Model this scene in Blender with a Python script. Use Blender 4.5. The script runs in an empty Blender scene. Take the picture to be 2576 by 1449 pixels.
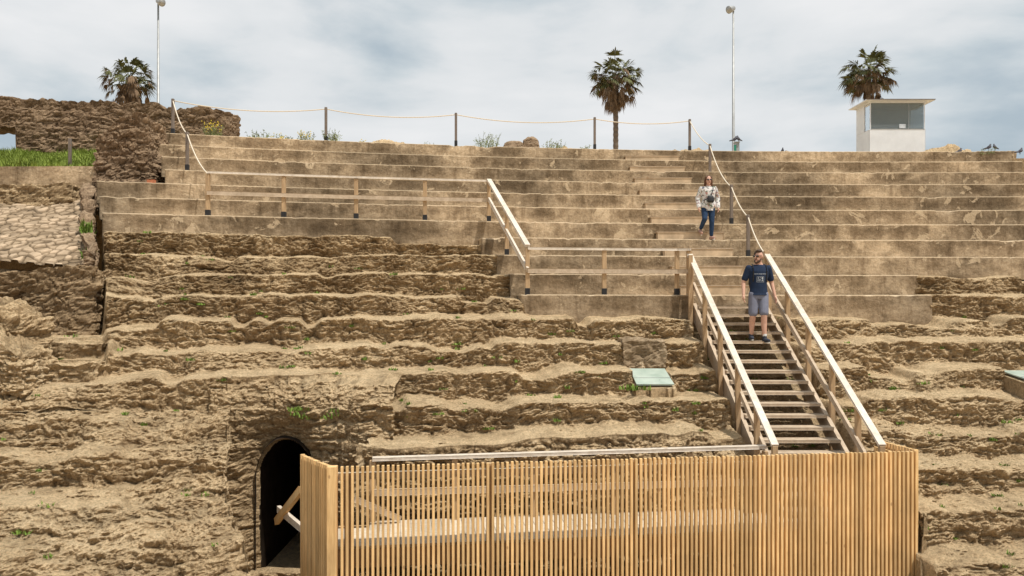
import bpy, bmesh, math, random
import numpy as np
from mathutils import Vector, Matrix
from mathutils.bvhtree import BVHTree
random.seed(7); rng=np.random.default_rng(5)
S=bpy.context.scene; COL=S.collection
F=2033.0; CX,CY=10.5,-50.6
def RK(k): return 67.5+0.75*k
def ZK(k): return 0.15+0.44*k
def on_arc(px,R):
    u=(px-1288)/F
    a=u*u+1; b=-2*(u*CX+CY); c=CX*CX+CY*CY-R*R
    Y=(-b+math.sqrt(b*b-4*a*c))/(2*a); return u*Y,Y
def th_of(px,R):
    X,Y=on_arc(px,R); return math.atan2(X-CX,Y-CY)
def ss(x): x=np.clip(x,0,1); return x*x*(3-2*x)
# ---------------- noise
def h3(ix,iy,iz,s):
    n=(ix.astype(np.int64)*374761393+iy.astype(np.int64)*668265263+iz.astype(np.int64)*2147483647+s*974634777)&0xffffffff
    n=((n^(n>>13))*1274126177)&0xffffffff
    n=((n^(n>>16))*2246822519)&0xffffffff
    return ((n^(n>>15))&0xffffff)/float(0xffffff)
def vn(x,y,z,s=0):
    x,y,z=np.broadcast_arrays(np.asarray(x,float),np.asarray(y,float),np.asarray(z,float))
    ix,iy,iz=np.floor(x),np.floor(y),np.floor(z)
    fx,fy,fz=x-ix,y-iy,z-iz
    fx=fx*fx*(3-2*fx);fy=fy*fy*(3-2*fy);fz=fz*fz*(3-2*fz)
    r=0
    for a in (0,1):
        wa=fx if a else 1-fx
        for b in (0,1):
            wb=fy if b else 1-fy
            for c in (0,1):
                wc=fz if c else 1-fz
                r=r+wa*wb*wc*h3(ix+a,iy+b,iz+c,s)
    return r*2-1
def fbm(x,y,z,s=0,o=4,g=.5,bil=False):
    r=0;a=1.;t=0
    for i in range(o):
        v=vn(x,y,z,s+i*17)
        r=r+a*(np.abs(v)*2-.75 if bil else v);t+=a;a*=g
        x,y,z=x*2.03+3.1,y*2.03+1.7,z*2.03+5.3
    return r/t
def worley(x,y,z,s=0):
    ix,iy,iz=np.floor(x),np.floor(y),np.floor(z)
    f1=np.full(x.shape,9.);f2=np.full(x.shape,9.);idv=np.zeros(x.shape)
    for a in (-1,0,1):
        for b in (-1,0,1):
            for c in (-1,0,1):
                jx,jy,jz=ix+a,iy+b,iz+c
                px=jx+h3(jx,jy,jz,s);py=jy+h3(jx,jy,jz,s+1);pz=jz+h3(jx,jy,jz,s+2)
                d=np.sqrt((px-x)**2+(py-y)**2+(pz-z)**2)
                m=d<f1
                f2=np.where(m,f1,np.minimum(f2,d))
                idv=np.where(m,h3(jx,jy,jz,s+3),idv)
                f1=np.where(m,d,f1)
    return f1,f2,idv
def rockdisp(x,y,z,s=0,a=1.,mas=0.,lay=0.):
    wx=x+.15*vn(x*2,y*2,z*2,s+50)+.04*vn(x*9,y*9,z*9,s+53); wy=y+.15*vn(x*2,y*2,z*2,s+51); wz=z+.08*vn(x*1.5,y*1.5,z*2,s+52)+.025*vn(x*8,y*8,z*8,s+54)
    b=fbm(wx*4.6,wy*4.6,wz*8,s+20,4,.64,True)
    hf=fbm(wx*17,wy*17,wz*24,s+25,2,.6)
    st=fbm(x*.9,y*.9,wz*9,s+9,3,.55)
    d=.05*fbm(x*.8,y*.8,z*1.,s,3)+(.034+.085*lay)*st+(.062+.022*lay)*b+.030*hf
    f1,f2,i=worley(wx*1.3,wy*1.3,wz*3.,s+30)
    e=f2-f1; mask=ss(.35+1.5*fbm(x*.4,y*.4,z*.5,s+77,2))
    crack=(1-ss(e/.07))*mask
    d=d+(i-.5)*.06*mask-.028*crack
    if mas:
        g1,g2,j=worley(wx*3.,wy*3.,wz*5.5,s+160); cr=1-ss((g2-g1)/.16)
        d=d+mas*((j-.5)*.07-.035*cr); crack=crack+cr*.6
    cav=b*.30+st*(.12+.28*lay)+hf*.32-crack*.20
    return d*a,cav
# ---------------- object helpers
def link(o,parent=None,wl=True):
    COL.objects.link(o)
    if parent is not None:
        o.parent=parent
        if wl: o.matrix_parent_inverse=Matrix.Translation(parent.location).inverted()
    return o
def mk(name,v,f,mat=None,parent=None,smooth=False,wl=True):
    me=bpy.data.meshes.new(name); me.from_pydata([tuple(map(float,p)) for p in v],[],f); me.update()
    if mat: me.materials.append(mat)
    if smooth: me.polygons.foreach_set('use_smooth',[True]*len(me.polygons))
    o=bpy.data.objects.new(name,me); return link(o,parent,wl)
def gridmesh(name,P,mat,attrs={},parent=None,smooth=True,mask=None):
    r,c,_=P.shape
    idx=np.arange(r*c).reshape(r,c)
    q=np.stack([idx[:-1,:-1],idx[:-1,1:],idx[1:,1:],idx[1:,:-1]],-1).reshape(-1,4)
    P=P.reshape(-1,3)
    if mask is not None:
        q=q[mask.ravel()]; used=np.zeros(r*c,bool); used[q.ravel()]=True; rm=np.cumsum(used)-1; q=rm[q]; P=P[used]
        attrs={k:a.ravel()[used] for k,a in attrs.items()}
    me=bpy.data.meshes.new(name); me.vertices.add(len(P)); me.vertices.foreach_set('co',P.astype(np.float32).ravel())
    n=len(q); me.loops.add(n*4); me.loops.foreach_set('vertex_index',q.astype(np.int32).ravel())
    me.polygons.add(n); me.polygons.foreach_set('loop_start',np.arange(0,n*4,4,dtype=np.int32))
    me.update(calc_edges=True)
    me.polygons.foreach_set('use_smooth',[smooth]*n)
    for k,a in attrs.items():
        at=me.attributes.new(k,'FLOAT','POINT'); at.data.foreach_set('value',a.astype(np.float32).ravel())
    me.materials.append(mat)
    o=bpy.data.objects.new(name,me); return link(o,parent)
def empty(name,loc,label,cat,group=None):
    e=bpy.data.objects.new(name,None); e.location=loc; e.empty_display_size=.2; COL.objects.link(e); tag(e,label,cat,group); return e
def tag(o,label=None,cat=None,group=None,kind=None):
    if label:o["label"]=label
    if cat:o["category"]=cat
    if group:o["group"]=group
    if kind:o["kind"]=kind
    return o
def beamgeo(p1,p2,w,h,bev=.004,up=Vector((0,0,1))):
    p1,p2=Vector(p1),Vector(p2); d=(p2-p1); L=d.length; d.normalize()
    if abs(d.dot(up))>.99: up=Vector((0,1,0))
    s=d.cross(up).normalized(); u=s.cross(d).normalized()
    bm=bmesh.new(); bmesh.ops.create_cube(bm,size=1)
    for v in bm.verts:
        c=v.co.copy(); v.co=p1+d*((c.x+.5)*L)+s*(c.y*w)+u*(c.z*h)
    if bev: bmesh.ops.bevel(bm,geom=list(bm.edges),offset=bev,segments=1,affect='EDGES')
    bm.verts.index_update()
    V=[v.co.copy() for v in bm.verts]; Fc=[[v.index for v in f.verts] for f in bm.faces]; bm.free()
    return V,Fc
def beam(name,p1,p2,w,h,mat,parent=None,bev=.004,up=Vector((0,0,1))):
    V,Fc=beamgeo(p1,p2,w,h,bev,up); return mk(name,V,Fc,mat,parent)
def boxgeo(x0,x1,y0,y1,z0,z1,bev=.005):
    return beamgeo(((x0),(y0+y1)/2,(z0+z1)/2),((x1),(y0+y1)/2,(z0+z1)/2),abs(y1-y0),abs(z1-z0),bev)
def box(name,x0,x1,y0,y1,z0,z1,mat,parent=None,bev=.005):
    V,Fc=boxgeo(x0,x1,y0,y1,z0,z1,bev); return mk(name,V,Fc,mat,parent)
class G:
    def __init__(s): s.v=[];s.f=[];s.a=[]
    def add(s,V,Fc,a=0.):
        b=len(s.v); s.v+= [tuple(p) for p in V]; s.f+=[[i+b for i in q] for q in Fc]; s.a+=[a]*len(V)
    def rings(s,R,a=0.):
        n=len(R[0]); V=[p for r in R for p in r]; Fc=[]
        for i in range(len(R)-1):
            for j in range(n):
                Fc.append([i*n+j,i*n+(j+1)%n,(i+1)*n+(j+1)%n,(i+1)*n+j])
        Fc.append(list(range(n))[::-1]); Fc.append([(len(R)-1)*n+j for j in range(n)])
        s.add(V,Fc,a)
    def cone(s,p1,p2,r1,r2,n=12):
        p1,p2=Vector(p1),Vector(p2); d=(p2-p1).normalized(); up=Vector((0,0,1)) if abs(d.z)<.9 else Vector((0,1,0))
        a=d.cross(up).normalized(); b=d.cross(a)
        R=[[p+(a*math.cos(t)+b*math.sin(t))*r for t in [2*math.pi*i/n for i in range(n)]] for p,r in ((p1,r1),(p2,r2))]
        s.rings(R)
    def tube(s,pts,rad,n=8,a=0.):
        pts=[Vector(p) for p in pts]; R=[]
        if not hasattr(rad,'__len__'): rad=[rad]*len(pts)
        for i,p in enumerate(pts):
            d=(pts[min(i+1,len(pts)-1)]-pts[max(i-1,0)]).normalized(); up=Vector((0,0,1)) if abs(d.z)<.95 else Vector((0,1,0))
            x=d.cross(up).normalized(); y=d.cross(x)
            R.append([p+(x*math.cos(t)+y*math.sin(t))*rad[i] for t in [2*math.pi*j/n for j in range(n)]])
        s.rings(R,a)
    def sph(s,c,r,n=12,m=8):
        if not hasattr(r,'__len__'): r=(r,r,r)
        R=[]
        for i in range(1,m):
            ph=math.pi*i/m
            R.append([(c[0]+r[0]*math.sin(ph)*math.cos(t),c[1]+r[1]*math.sin(ph)*math.sin(t),c[2]+r[2]*math.cos(ph)) for t in [2*math.pi*j/n for j in range(n)]])
        s.rings(R)
    def limb(s,pts,rad):
        for i in range(len(pts)-1): s.cone(pts[i],pts[i+1],rad[i],rad[i+1])
        for p,r in zip(pts,rad): s.sph(p,r)
    def ell(s,rs,n=20):  # (cx,cy,z,rx,ry)
        s.rings([[(cx+rx*math.cos(t),cy+ry*math.sin(t),z) for t in [2*math.pi*j/n for j in range(n)]] for cx,cy,z,rx,ry in rs])
    def obj(s,name,mat,parent=None,smooth=False,var=False,wl=True):
        o=mk(name,s.v,s.f,mat,parent,smooth,wl)
        if var:
            at=o.data.attributes.new('var','FLOAT','POINT'); at.data.foreach_set('value',s.a)
        return o
    def remesh(s,name,mat,parent=None,vox=.008,sm=3):
        o=mk('tmp',s.v,s.f,mat)
        m=o.modifiers.new('r','REMESH'); m.mode='VOXEL'; m.voxel_size=vox
        if sm: q=o.modifiers.new('s','SMOOTH'); q.iterations=sm; q.factor=.5
        dg=bpy.context.evaluated_depsgraph_get(); dg.update()
        me=bpy.data.meshes.new_from_object(o.evaluated_get(dg)); me.name=name
        me.polygons.foreach_set('use_smooth',[True]*len(me.polygons))
        me.materials.clear(); me.materials.append(mat)
        bpy.data.objects.remove(o)
        n=bpy.data.objects.new(name,me); return link(n,parent,False)
# ---------------- materials
def newmat(name,rough=.9,spec=.2):
    m=bpy.data.materials.new(name); m.use_nodes=True; nt=m.node_tree; b=nt.nodes['Principled BSDF']
    b.inputs['Roughness'].default_value=rough; b.inputs['Specular IOR Level'].default_value=spec
    return m,nt,b
def nd(nt,t,ins={},**kw):
    n=nt.nodes.new(t)
    for k,v in kw.items(): setattr(n,k,v)
    for k,v in ins.items():
        if hasattr(v,'links') or isinstance(v,bpy.types.NodeSocket): nt.links.new(v,n.inputs[k])
        else: n.inputs[k].default_value=v
    return n
def ramp(nt,fac,stops,interp='LINEAR'):
    n=nt.nodes.new('ShaderNodeValToRGB'); n.color_ramp.interpolation=interp; e=n.color_ramp.elements
    while len(e)<len(stops): e.new(.5)
    for x,(p,c) in zip(e,stops):
        x.position=p; x.color=(c,c,c,1) if not hasattr(c,'__len__') else (*c,1)
    nt.links.new(fac,n.inputs[0]); return n.outputs[0]
def mix(nt,fac,a,b,blend='MIX'):
    n=nt.nodes.new('ShaderNodeMix'); n.data_type='RGBA'; n.blend_type=blend
    for i,v in ((0,fac),(6,a),(7,b)):
        if isinstance(v,bpy.types.NodeSocket): nt.links.new(v,n.inputs[i])
        elif i==0: n.inputs[0].default_value=v
        else: n.inputs[i].default_value=(*v,1)
    return n.outputs[2]
def mth(nt,op,a,b=0.):
    n=nt.nodes.new('ShaderNodeMath'); n.operation=op
    for i,v in ((0,a),(1,b)):
        if isinstance(v,bpy.types.NodeSocket): nt.links.new(v,n.inputs[i])
        else: n.inputs[i].default_value=v
    return n.outputs[0]
def noise(nt,vec,sc,det=6,rough=.6,dist=0):
    n=nd(nt,'ShaderNodeTexNoise',{'Scale':sc,'Detail':det,'Roughness':rough,'Distortion':dist}); nt.links.new(vec,n.inputs['Vector']); return n.outputs[0]
def mapv(nt,vec,sc):
    n=nd(nt,'ShaderNodeMapping',{'Scale':sc}); nt.links.new(vec,n.inputs['Vector']); return n.outputs[0]
def bump(nt,b,h,st,dist):
    n=nd(nt,'ShaderNodeBump',{'Strength':st,'Distance':dist,'Height':h}); nt.links.new(n.outputs[0],b.inputs['Normal'])
WARM=(1.01,.975,.93)
def rockmat(name,pal):
    m,nt,b=newmat(name,.95,.1); oc=nd(nt,'ShaderNodeTexCoord').outputs['Object']
    n1=noise(nt,oc,.55,6,.6); n2=noise(nt,oc,5,9,.72,.4); n3=noise(nt,mapv(nt,oc,(1,1,5)),2.0,8,.68)
    s=mth(nt,'ADD',mth(nt,'MULTIPLY',n1,.35),mth(nt,'ADD',mth(nt,'MULTIPLY',n2,.35),mth(nt,'MULTIPLY',n3,.30)))
    c=ramp(nt,s,[(.37,pal[0]),(.45,pal[1]),(.53,pal[2]),(.64,pal[3])])
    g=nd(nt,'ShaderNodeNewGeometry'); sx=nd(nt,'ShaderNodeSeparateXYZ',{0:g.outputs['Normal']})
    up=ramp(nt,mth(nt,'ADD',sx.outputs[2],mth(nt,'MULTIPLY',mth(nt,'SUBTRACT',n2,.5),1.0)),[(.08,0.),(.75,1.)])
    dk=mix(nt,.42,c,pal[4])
    c=mix(nt,up,dk,mix(nt,.30,c,pal[3]))  # treads paler, risers darker: the fall of light put into the colour
    wt=nd(nt,'ShaderNodeAttribute',attribute_name='wth_shade')
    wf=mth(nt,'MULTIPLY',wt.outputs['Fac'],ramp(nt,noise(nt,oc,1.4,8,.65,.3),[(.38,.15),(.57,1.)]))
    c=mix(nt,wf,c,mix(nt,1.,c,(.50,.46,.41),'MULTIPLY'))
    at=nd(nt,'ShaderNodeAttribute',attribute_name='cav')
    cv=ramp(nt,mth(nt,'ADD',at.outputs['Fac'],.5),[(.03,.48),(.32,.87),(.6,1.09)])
    c=mix(nt,1.,c,cv,'MULTIPLY')  # crevice shade painted into the colour, like ambient occlusion
    li=ramp(nt,noise(nt,oc,2.3,10,.75,.3),[(.52,0.),(.64,.8)])
    c=mix(nt,li,c,mix(nt,1.,c,(.58,.55,.51),'MULTIPLY'))
    sp=ramp(nt,noise(nt,oc,30,5,.7),[(.36,.60),(.52,1.0),(.62,1.08)])
    c=mix(nt,1.,c,sp,'MULTIPLY'); c=mix(nt,1.,c,WARM,'MULTIPLY')
    nt.links.new(c,b.inputs['Base Color'])
    hh=mth(nt,'ADD',noise(nt,oc,13,10,.8),mth(nt,'MULTIPLY',noise(nt,oc,60,4,.7),.3))
    bump(nt,b,hh,1.,.08); return m
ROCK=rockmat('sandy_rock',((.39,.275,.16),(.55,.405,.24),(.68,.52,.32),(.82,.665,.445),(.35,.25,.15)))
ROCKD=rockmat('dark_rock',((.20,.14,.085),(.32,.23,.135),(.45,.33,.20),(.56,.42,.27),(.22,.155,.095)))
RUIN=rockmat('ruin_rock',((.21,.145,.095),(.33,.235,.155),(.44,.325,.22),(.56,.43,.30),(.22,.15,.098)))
def concretemat(name,k=1.):
    m,nt,b=newmat(name,.92,.15); oc=nd(nt,'ShaderNodeTexCoord').outputs['Object']
    big=noise(nt,oc,.25,6,.62); st=noise(nt,mapv(nt,oc,(1,1,2.5)),1.3,9,.7,.3); fine=noise(nt,oc,14,8,.7)
    c=ramp(nt,mth(nt,'ADD',mth(nt,'MULTIPLY',st,.6),mth(nt,'MULTIPLY',fine,.4)),[(.36,(.16*k,.118*k,.074*k)),(.46,(.27*k,.203*k,.130*k)),(.56,(.385*k,.295*k,.195*k)),(.68,(.49*k,.385*k,.26*k))])
    c=mix(nt,1.,c,ramp(nt,big,[(.38,.58),(.50,.98),(.60,1.18)]),'MULTIPLY')
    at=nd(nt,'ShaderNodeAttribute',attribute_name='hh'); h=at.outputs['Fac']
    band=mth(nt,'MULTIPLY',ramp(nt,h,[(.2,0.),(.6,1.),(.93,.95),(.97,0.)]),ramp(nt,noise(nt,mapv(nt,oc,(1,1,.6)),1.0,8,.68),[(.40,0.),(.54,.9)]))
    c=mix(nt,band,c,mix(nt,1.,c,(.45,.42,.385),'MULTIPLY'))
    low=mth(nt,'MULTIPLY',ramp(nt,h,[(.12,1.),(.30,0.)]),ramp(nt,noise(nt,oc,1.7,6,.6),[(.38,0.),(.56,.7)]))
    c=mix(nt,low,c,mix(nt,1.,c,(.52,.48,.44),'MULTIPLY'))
    drip=ramp(nt,noise(nt,mapv(nt,oc,(5,5,.5)),1.,8,.72),[(.50,0.),(.68,.7)])
    c=mix(nt,drip,c,mix(nt,1.,c,(.48,.44,.40),'MULTIPLY'))
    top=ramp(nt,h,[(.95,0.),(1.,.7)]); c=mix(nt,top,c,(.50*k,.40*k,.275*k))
    pt=ramp(nt,noise(nt,oc,2.3,7,.62,.6),[(.61,0.),(.63,.6)]); c=mix(nt,pt,c,(.46*k,.36*k,.24*k))
    nt.links.new(c,b.inputs['Base Color'])
    bump(nt,b,mth(nt,'ADD',noise(nt,oc,9,9,.75),mth(nt,'MULTIPLY',pt,-.3)),.8,.05); return m
CONC=concretemat('weathered_concrete',1.36); CONCL=concretemat('pale_concrete',1.6)
def woodmat(name,a,b2,sc,rough=.75,spec=.25):
    m,nt,b=newmat(name,rough,spec); oc=nd(nt,'ShaderNodeTexCoord').outputs['Object']
    g=noise(nt,mapv(nt,oc,sc),1.,6,.7,.5); c=ramp(nt,g,[(.3,a),(.65,b2)])
    at=nd(nt,'ShaderNodeAttribute',attribute_name='var')
    c=mix(nt,1.,c,ramp(nt,mth(nt,'ADD',at.outputs['Fac'],.5),[(0,.70),(1.,1.30)]),'MULTIPLY')
    c=mix(nt,1.,c,ramp(nt,noise(nt,oc,1.5,4,.6),[(.3,.85),(.7,1.1)]),'MULTIPLY')
    kn=nd(nt,'ShaderNodeTexVoronoi',{'Scale':1.}); nt.links.new(mapv(nt,oc,tuple(max(v*.16,2.0) if v>5 else 3. for v in sc)),kn.inputs['Vector'])
    c=mix(nt,ramp(nt,kn.outputs[0],[(.05,.6),(.10,0.)]),c,(.25,.12,.05))
    nt.links.new(c,b.inputs['Base Color']); bump(nt,b,g,.3,.003); return m
SLAT=woodmat('larch_slats',(.53,.325,.14),(.77,.53,.26),(35,35,2.2))
WOODG=woodmat('weathered_timber',(.50,.42,.33),(.72,.64,.54),(9,9,9),.45,.5)
WOODM=woodmat('brown_timber',(.36,.27,.185),(.54,.435,.32),(9,9,9),.7,.3)
WOODP=woodmat('post_timber',(.32,.21,.12),(.52,.365,.21),(30,30,3))
WOODK=woodmat('grey_post_timber',(.12,.095,.08),(.22,.18,.15),(30,30,3))
DECK=woodmat('deck_timber',(.42,.355,.27),(.60,.52,.41),(6,25,25))
def plain(name,c,rough=.7,var=.25,sc=12,spec=.3,metal=0):
    m,nt,b=newmat(name,rough,spec); oc=nd(nt,'ShaderNodeTexCoord').outputs['Object']
    r=ramp(nt,noise(nt,oc,sc,5,.6),[(.3,tuple(x*(1-var) for x in c)),(.7,tuple(min(1,x*(1+var)) for x in c))])
    nt.links.new(r,b.inputs['Base Color']); b.inputs['Metallic'].default_value=metal; return m
BLACK=plain('black_shoe',(.02,.02,.022),.6); ROPE=plain('cream_rope',(.66,.58,.46),.9,.15,60)
METAL=plain('galvanised_steel',(.33,.34,.34),.5,.15,5,.5,.4); WHITE=plain('white_paint',(.66,.68,.70),.5,.08,2)
DARK=plain('dark_rust',(.09,.06,.045),.8); GREEN=plain('green_enamel',(.03,.22,.15),.5,.1)
TUNNEL=plain('unlit_passage_stone',(.035,.025,.018),1.,.4,3,.05)  # darkness of the passage put into the stone colour
GRASS=plain('grass_leaf',(.22,.28,.05),.8,.5,3); WEED=plain('weed_leaf',(.17,.19,.07),.8,.4,5); YEL=plain('yellow_petal',(.65,.5,.05),.7,.2)
PALMG=plain('palm_green',(.095,.10,.035),.7,.5,2.5); PALMB=plain('palm_dead',(.165,.11,.065),.85,.45,3); PTRUNK=plain('palm_bark',(.14,.11,.085),.95,.35,9)
STEPM=plain('step_concrete',(.46,.35,.235),.9,.3,4)
SKIN=plain('skin',(.56,.33,.24),.55,.08,6); HAIR=plain('brown_hair',(.06,.036,.022),.6,.4,60); NAVY=plain('navy_cotton',(.012,.024,.055),.9,.15)
GREYB=plain('grey_shorts',(.17,.18,.235),.9,.12); DENIM=plain('denim',(.016,.038,.085),.9,.3,20); GLASSB=plain('sunglass',(.012,.01,.01),.2,.1,3,.5)
SHOE=plain('shoe_cloth',(.03,.035,.05),.8); SOLE=plain('white_rubber',(.65,.65,.62),.7); PRINT=plain('white_print',(.50,.54,.58),.8); LIP=plain('lip',(.32,.12,.1),.6)
PIG=plain('pigeon_grey',(.09,.09,.11),.7,.5,20); BRICK=plain('red_brick',(.38,.14,.07),.9,.3)
m,nt,b=newmat('floral_blouse',.9); oc=nd(nt,'ShaderNodeTexCoord').outputs['Object']
v=nd(nt,'ShaderNodeTexVoronoi',{'Scale':17.}); nt.links.new(oc,v.inputs['Vector'])
nn=noise(nt,oc,19,3,.6)
c=mix(nt,ramp(nt,nn,[(.52,0.),(.56,.9)]),(.62,.60,.58),ramp(nt,v.outputs['Color'],[(.3,(.06,.07,.11)),(.5,(.36,.16,.13)),(.7,(.10,.16,.10))]))
nt.links.new(c,b.inputs['Base Color']); FLORAL=m
m,nt,b=newmat('green_glass',.3,.5)
oc=nd(nt,'ShaderNodeTexCoord').outputs['Object']; c=ramp(nt,noise(nt,oc,4,6,.6),[(.35,(.32,.40,.34)),(.65,(.46,.53,.46))]); nt.links.new(c,b.inputs['Base Color']); GLASS=m
m,nt,b=newmat('window_glass',.08,.5); b.inputs['Base Color'].default_value=(.56,.62,.64,1); b.inputs['Transmission Weight'].default_value=.85; b.inputs['IOR'].default_value=1.1; WGLASS=m
m,nt,b=newmat('cobble_paving',.95,.1); oc=nd(nt,'ShaderNodeTexCoord').outputs['Object']
at=nd(nt,'ShaderNodeAttribute',attribute_name='cav'); c=ramp(nt,at.outputs['Fac'],[(0,(.06,.042,.026)),(.18,(.24,.175,.11)),(1,(.54,.41,.28))])
c=mix(nt,1.,c,ramp(nt,noise(nt,oc,3,8,.7),[(.3,.6),(.7,1.1)]),'MULTIPLY'); nt.links.new(c,b.inputs['Base Color']); bump(nt,b,noise(nt,oc,30,6,.7),.6,.02); COB=m
# ---------------- ground
rad=[0.2,20,45,58,75.55,75.62,78,82,90,140,300,800,2500]; zz=[-4.45]*5+[4.42,4.40,4.4,4.4,4.4,4.3,3,0]
tt=np.linspace(-np.pi,np.pi,721)
lf=ss((-math.radians(15.55)-tt)/math.radians(.5))
P=np.zeros((len(rad),721,3))
for i,(r,z) in enumerate(zip(rad,zz)):
    P[i,:,0]=CX+r*np.sin(tt);P[i,:,1]=CY+r*np.cos(tt);P[i,:,2]=z-(lf*{75.62:1.6,78:1.2}.get(r,0.))
tag(gridmesh('ground',P,ROCK,smooth=False),kind='structure')
# ---------------- terrain
NC=1650; th=np.linspace(math.radians(-21),math.radians(5.6),NC); A=th*67
K0=-10; K1=3
ranges={k:(388+(10-k)*9,2850) for k in range(7,11)}
ranges[10]=(388,2545); ranges[9]=(396,2572)
ranges.update({6:(243,2850),5:(250,2850),4:(257,2850),3:(1213,2850),2:(1250,2850),1:(1283,2310),0:(1310,2345)})
def rowpts(k):
    o=k*7.31
    dr=.10*fbm(A*.45,o,0,3,3)+.06*fbm(A*2.2,o,0,8,3)+.035*fbm(A*7,o,0,9,2)
    er=ss(fbm(A*.33,o,0,21,3)*1.8+(.05 if k>-5 else .2))
    notch=ss((fbm(A*.8,o,0,25,3)-.20)*5)
    dz=-.11*er-.03*np.abs(fbm(A*1.5,o,0,33,3))-.14*notch-.05*fbm(A*3,o,0,34,3)-.01
    dr=dr+.15*notch
    lean=-.03+.28*er
    if k>=0:
        a,b_=ranges[k]; t0,t1=th_of(a,RK(k)),th_of(b_,RK(k))
        cv=ss((th-t0)/.004+.0)*ss((t1-th)/.004)
        if k in(0,1,2,3):
            dr=dr*(1-cv)+cv*.35; dz=dz*(1-cv)-cv*.35; lean=lean*(1-cv)
    return RK(k)+dr, ZK(k)+dz, lean
rowd={k:rowpts(k) for k in range(K0-1,K1+1)}
rs=[];zs=[];kk=[];sg=[];uu=[];noseidx={}
NR,NT=30,18
def rise(k): return (.055 if k<=0 else .03)*(1+.6*fbm(A*.7,k*2.,0,43,2))+.05*fbm(A*1.1,k*3.,0,41,2)
for k in range(K0,K1+1):
    Nr,Nz,le=rowd[k]; Br=Nr-le; Bz=rowd[k-1][1]+rise(k)
    for t in np.linspace(0,1,NR,endpoint=False): rs.append(Br+(Nr-Br)*t**1.3); zs.append(Bz+(Nz-Bz)*t); kk.append(k); sg.append(1.); uu.append(t*.6)
    noseidx[k]=len(rs)
    if k<K1: n2,_,l2=rowd[k+1]; B2=n2-l2; Bz2=rowd[k][1]+rise(k+1)
    else: B2=np.full(NC,RK(4)+.4); Bz2=Nz
    B2=np.maximum(B2,Nr+.08)
    for t in np.linspace(0,1,NT,endpoint=False): rs.append(Nr+(B2-Nr)*t); zs.append(Nz+(Bz2-Nz)*t); kk.append(k); sg.append(0.); uu.append(.6+.4*t)
Rr=np.array(rs); Zz=np.array(zs); Kk=np.array(kk)[:,None]*np.ones((1,NC)); Sg=np.array(sg)[:,None]*np.ones((1,NC)); Uu=np.array(uu)[:,None]
def smv(a):
    p=np.pad(a,((1,1),(0,0)),'edge'); ker=(.25,.5,.25); return sum(ker[i]*p[i:i+a.shape[0]] for i in range(3))
Rr=smv(smv(smv(Rr)));Zz=smv(smv(smv(Zz))); Sg=smv(smv(smv(Sg)))
TH=np.ones_like(Rr)*th
Xt=CX+Rr*np.sin(TH)
Bk=ss((-3.2-Kk)/1.0)*ss((-2.6-Xt)/1.0)*.9+ss((-3.5-Kk)/1.)*ss((Xt-5.5)/1.)*.4
Bk=Bk*ss(.50+1.0*fbm(Xt*.5,Rr*.8,0,301,3))
Bk=np.clip(Bk,0,.66)
Rr=Rr*(1-Bk)+(RK(Kk)+.75*Uu-.05)*Bk
Zz=Zz*(1-Bk)+(ZK(Kk-1)+.44*Uu+.02)*Bk
lay=np.clip(Bk*1.5+.35*ss((-3.2-Kk)/1.0),0,1)
X=CX+Rr*np.sin(TH);Y=CY+Rr*np.cos(TH);Z=Zz.copy(); VI=np.arange(Rr.shape[0])[:,None]*np.ones((1,NC))
XS=-2.2
def XLf(Y): return np.interp(Y,[8.0,8.6,9.35,10.1,10.8,11.6,12.3,13.0],[-1.9,-2.25,-2.75,-3.25,-3.70,-4.05,-4.3,-4.5])+.12*fbm(np.asarray(Y,float)*1.6,0,0,401,3)
def XRf(Y): return np.interp(Y,[8.0,11.3,11.45,12.3,13],[4.0,5.65,5.79,5.75,5.75])
def XSf(Y): return XS+.28*fbm(np.asarray(Y,float)*1.8,0,0,402,3)
ti=np.where(X<XSf(Y),noseidx[-3],noseidx[-5])
w=((X>XLf(Y))&(X<XRf(Y))&(VI<ti))
cutmask=~(w[:-1,:-1]|w[:-1,1:]|w[1:,:-1]|w[1:,1:])
Xe=-6.15-(Y-12.4)*.53
w2=ss((Xe-X)/.10)*(Kk>=-2)*ss((VI-noseidx[-3]-8)/10)
Fl=np.minimum(-.62-(14.4-Y)*.30,-.55)+.10*fbm(X,Y,0,12,3)
stp=np.floor(Fl/.16)*.16; Fl=.4*Fl+.6*stp
Z=Z*(1-w2)+Fl*w2
Xc=4.44+(16.45-Y)*.054; zst=-.08-(16.4-Y)*.66
w3=ss((.98-np.abs(X-Xc))/.2)*(Y<16.6)
Z=Z*(1-w3)+np.minimum(Z,zst-.55)*w3
def pit(xa,xb,d0,d1,z0,z1):
    global Z
    pl=z0+(Y-d0)/(d1-d0)*(z1-z0)
    m=((X>xa)&(X<xb)&(Y<d0+.20)&(Y>d1-.05)).astype(float)
    Z=np.where(m>0,pl-.05,Z)
    return m
pm=pit(2.10,2.82,14.72,13.85,-1.22,-1.42)+pit(8.88,9.8,14.8,13.8,-1.26,-1.38)
d,cav=rockdisp(X,Y,Z,1,1.,0.,lay)
amp=(1-.8*np.clip(pm,0,1))*(.45+.65*np.maximum(Sg,lay))
X=X-np.sin(TH)*d*1.05*amp;Y=Y-np.cos(TH)*d*1.05*amp;Z=Z+d*(.35+.3*Bk)*amp
TP=np.stack([X,Y,Z],-1)
cav=cav*(.7+.3*np.maximum(Sg,Bk))-.2*w3  # rock below the staircase also darkened, its shade put into the colour
wth_shade=Sg*(.22+.70*ss((Kk+1.2)/2.2))+(1-Sg)*.12  # weathering of the upper rows, plus riser shade painted into the colour
terr=tag(gridmesh('terrain',TP,ROCK,{'cav':np.maximum(cav,-.45),'wth_shade':wth_shade},mask=cutmask,smooth=False),kind='structure')
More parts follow.
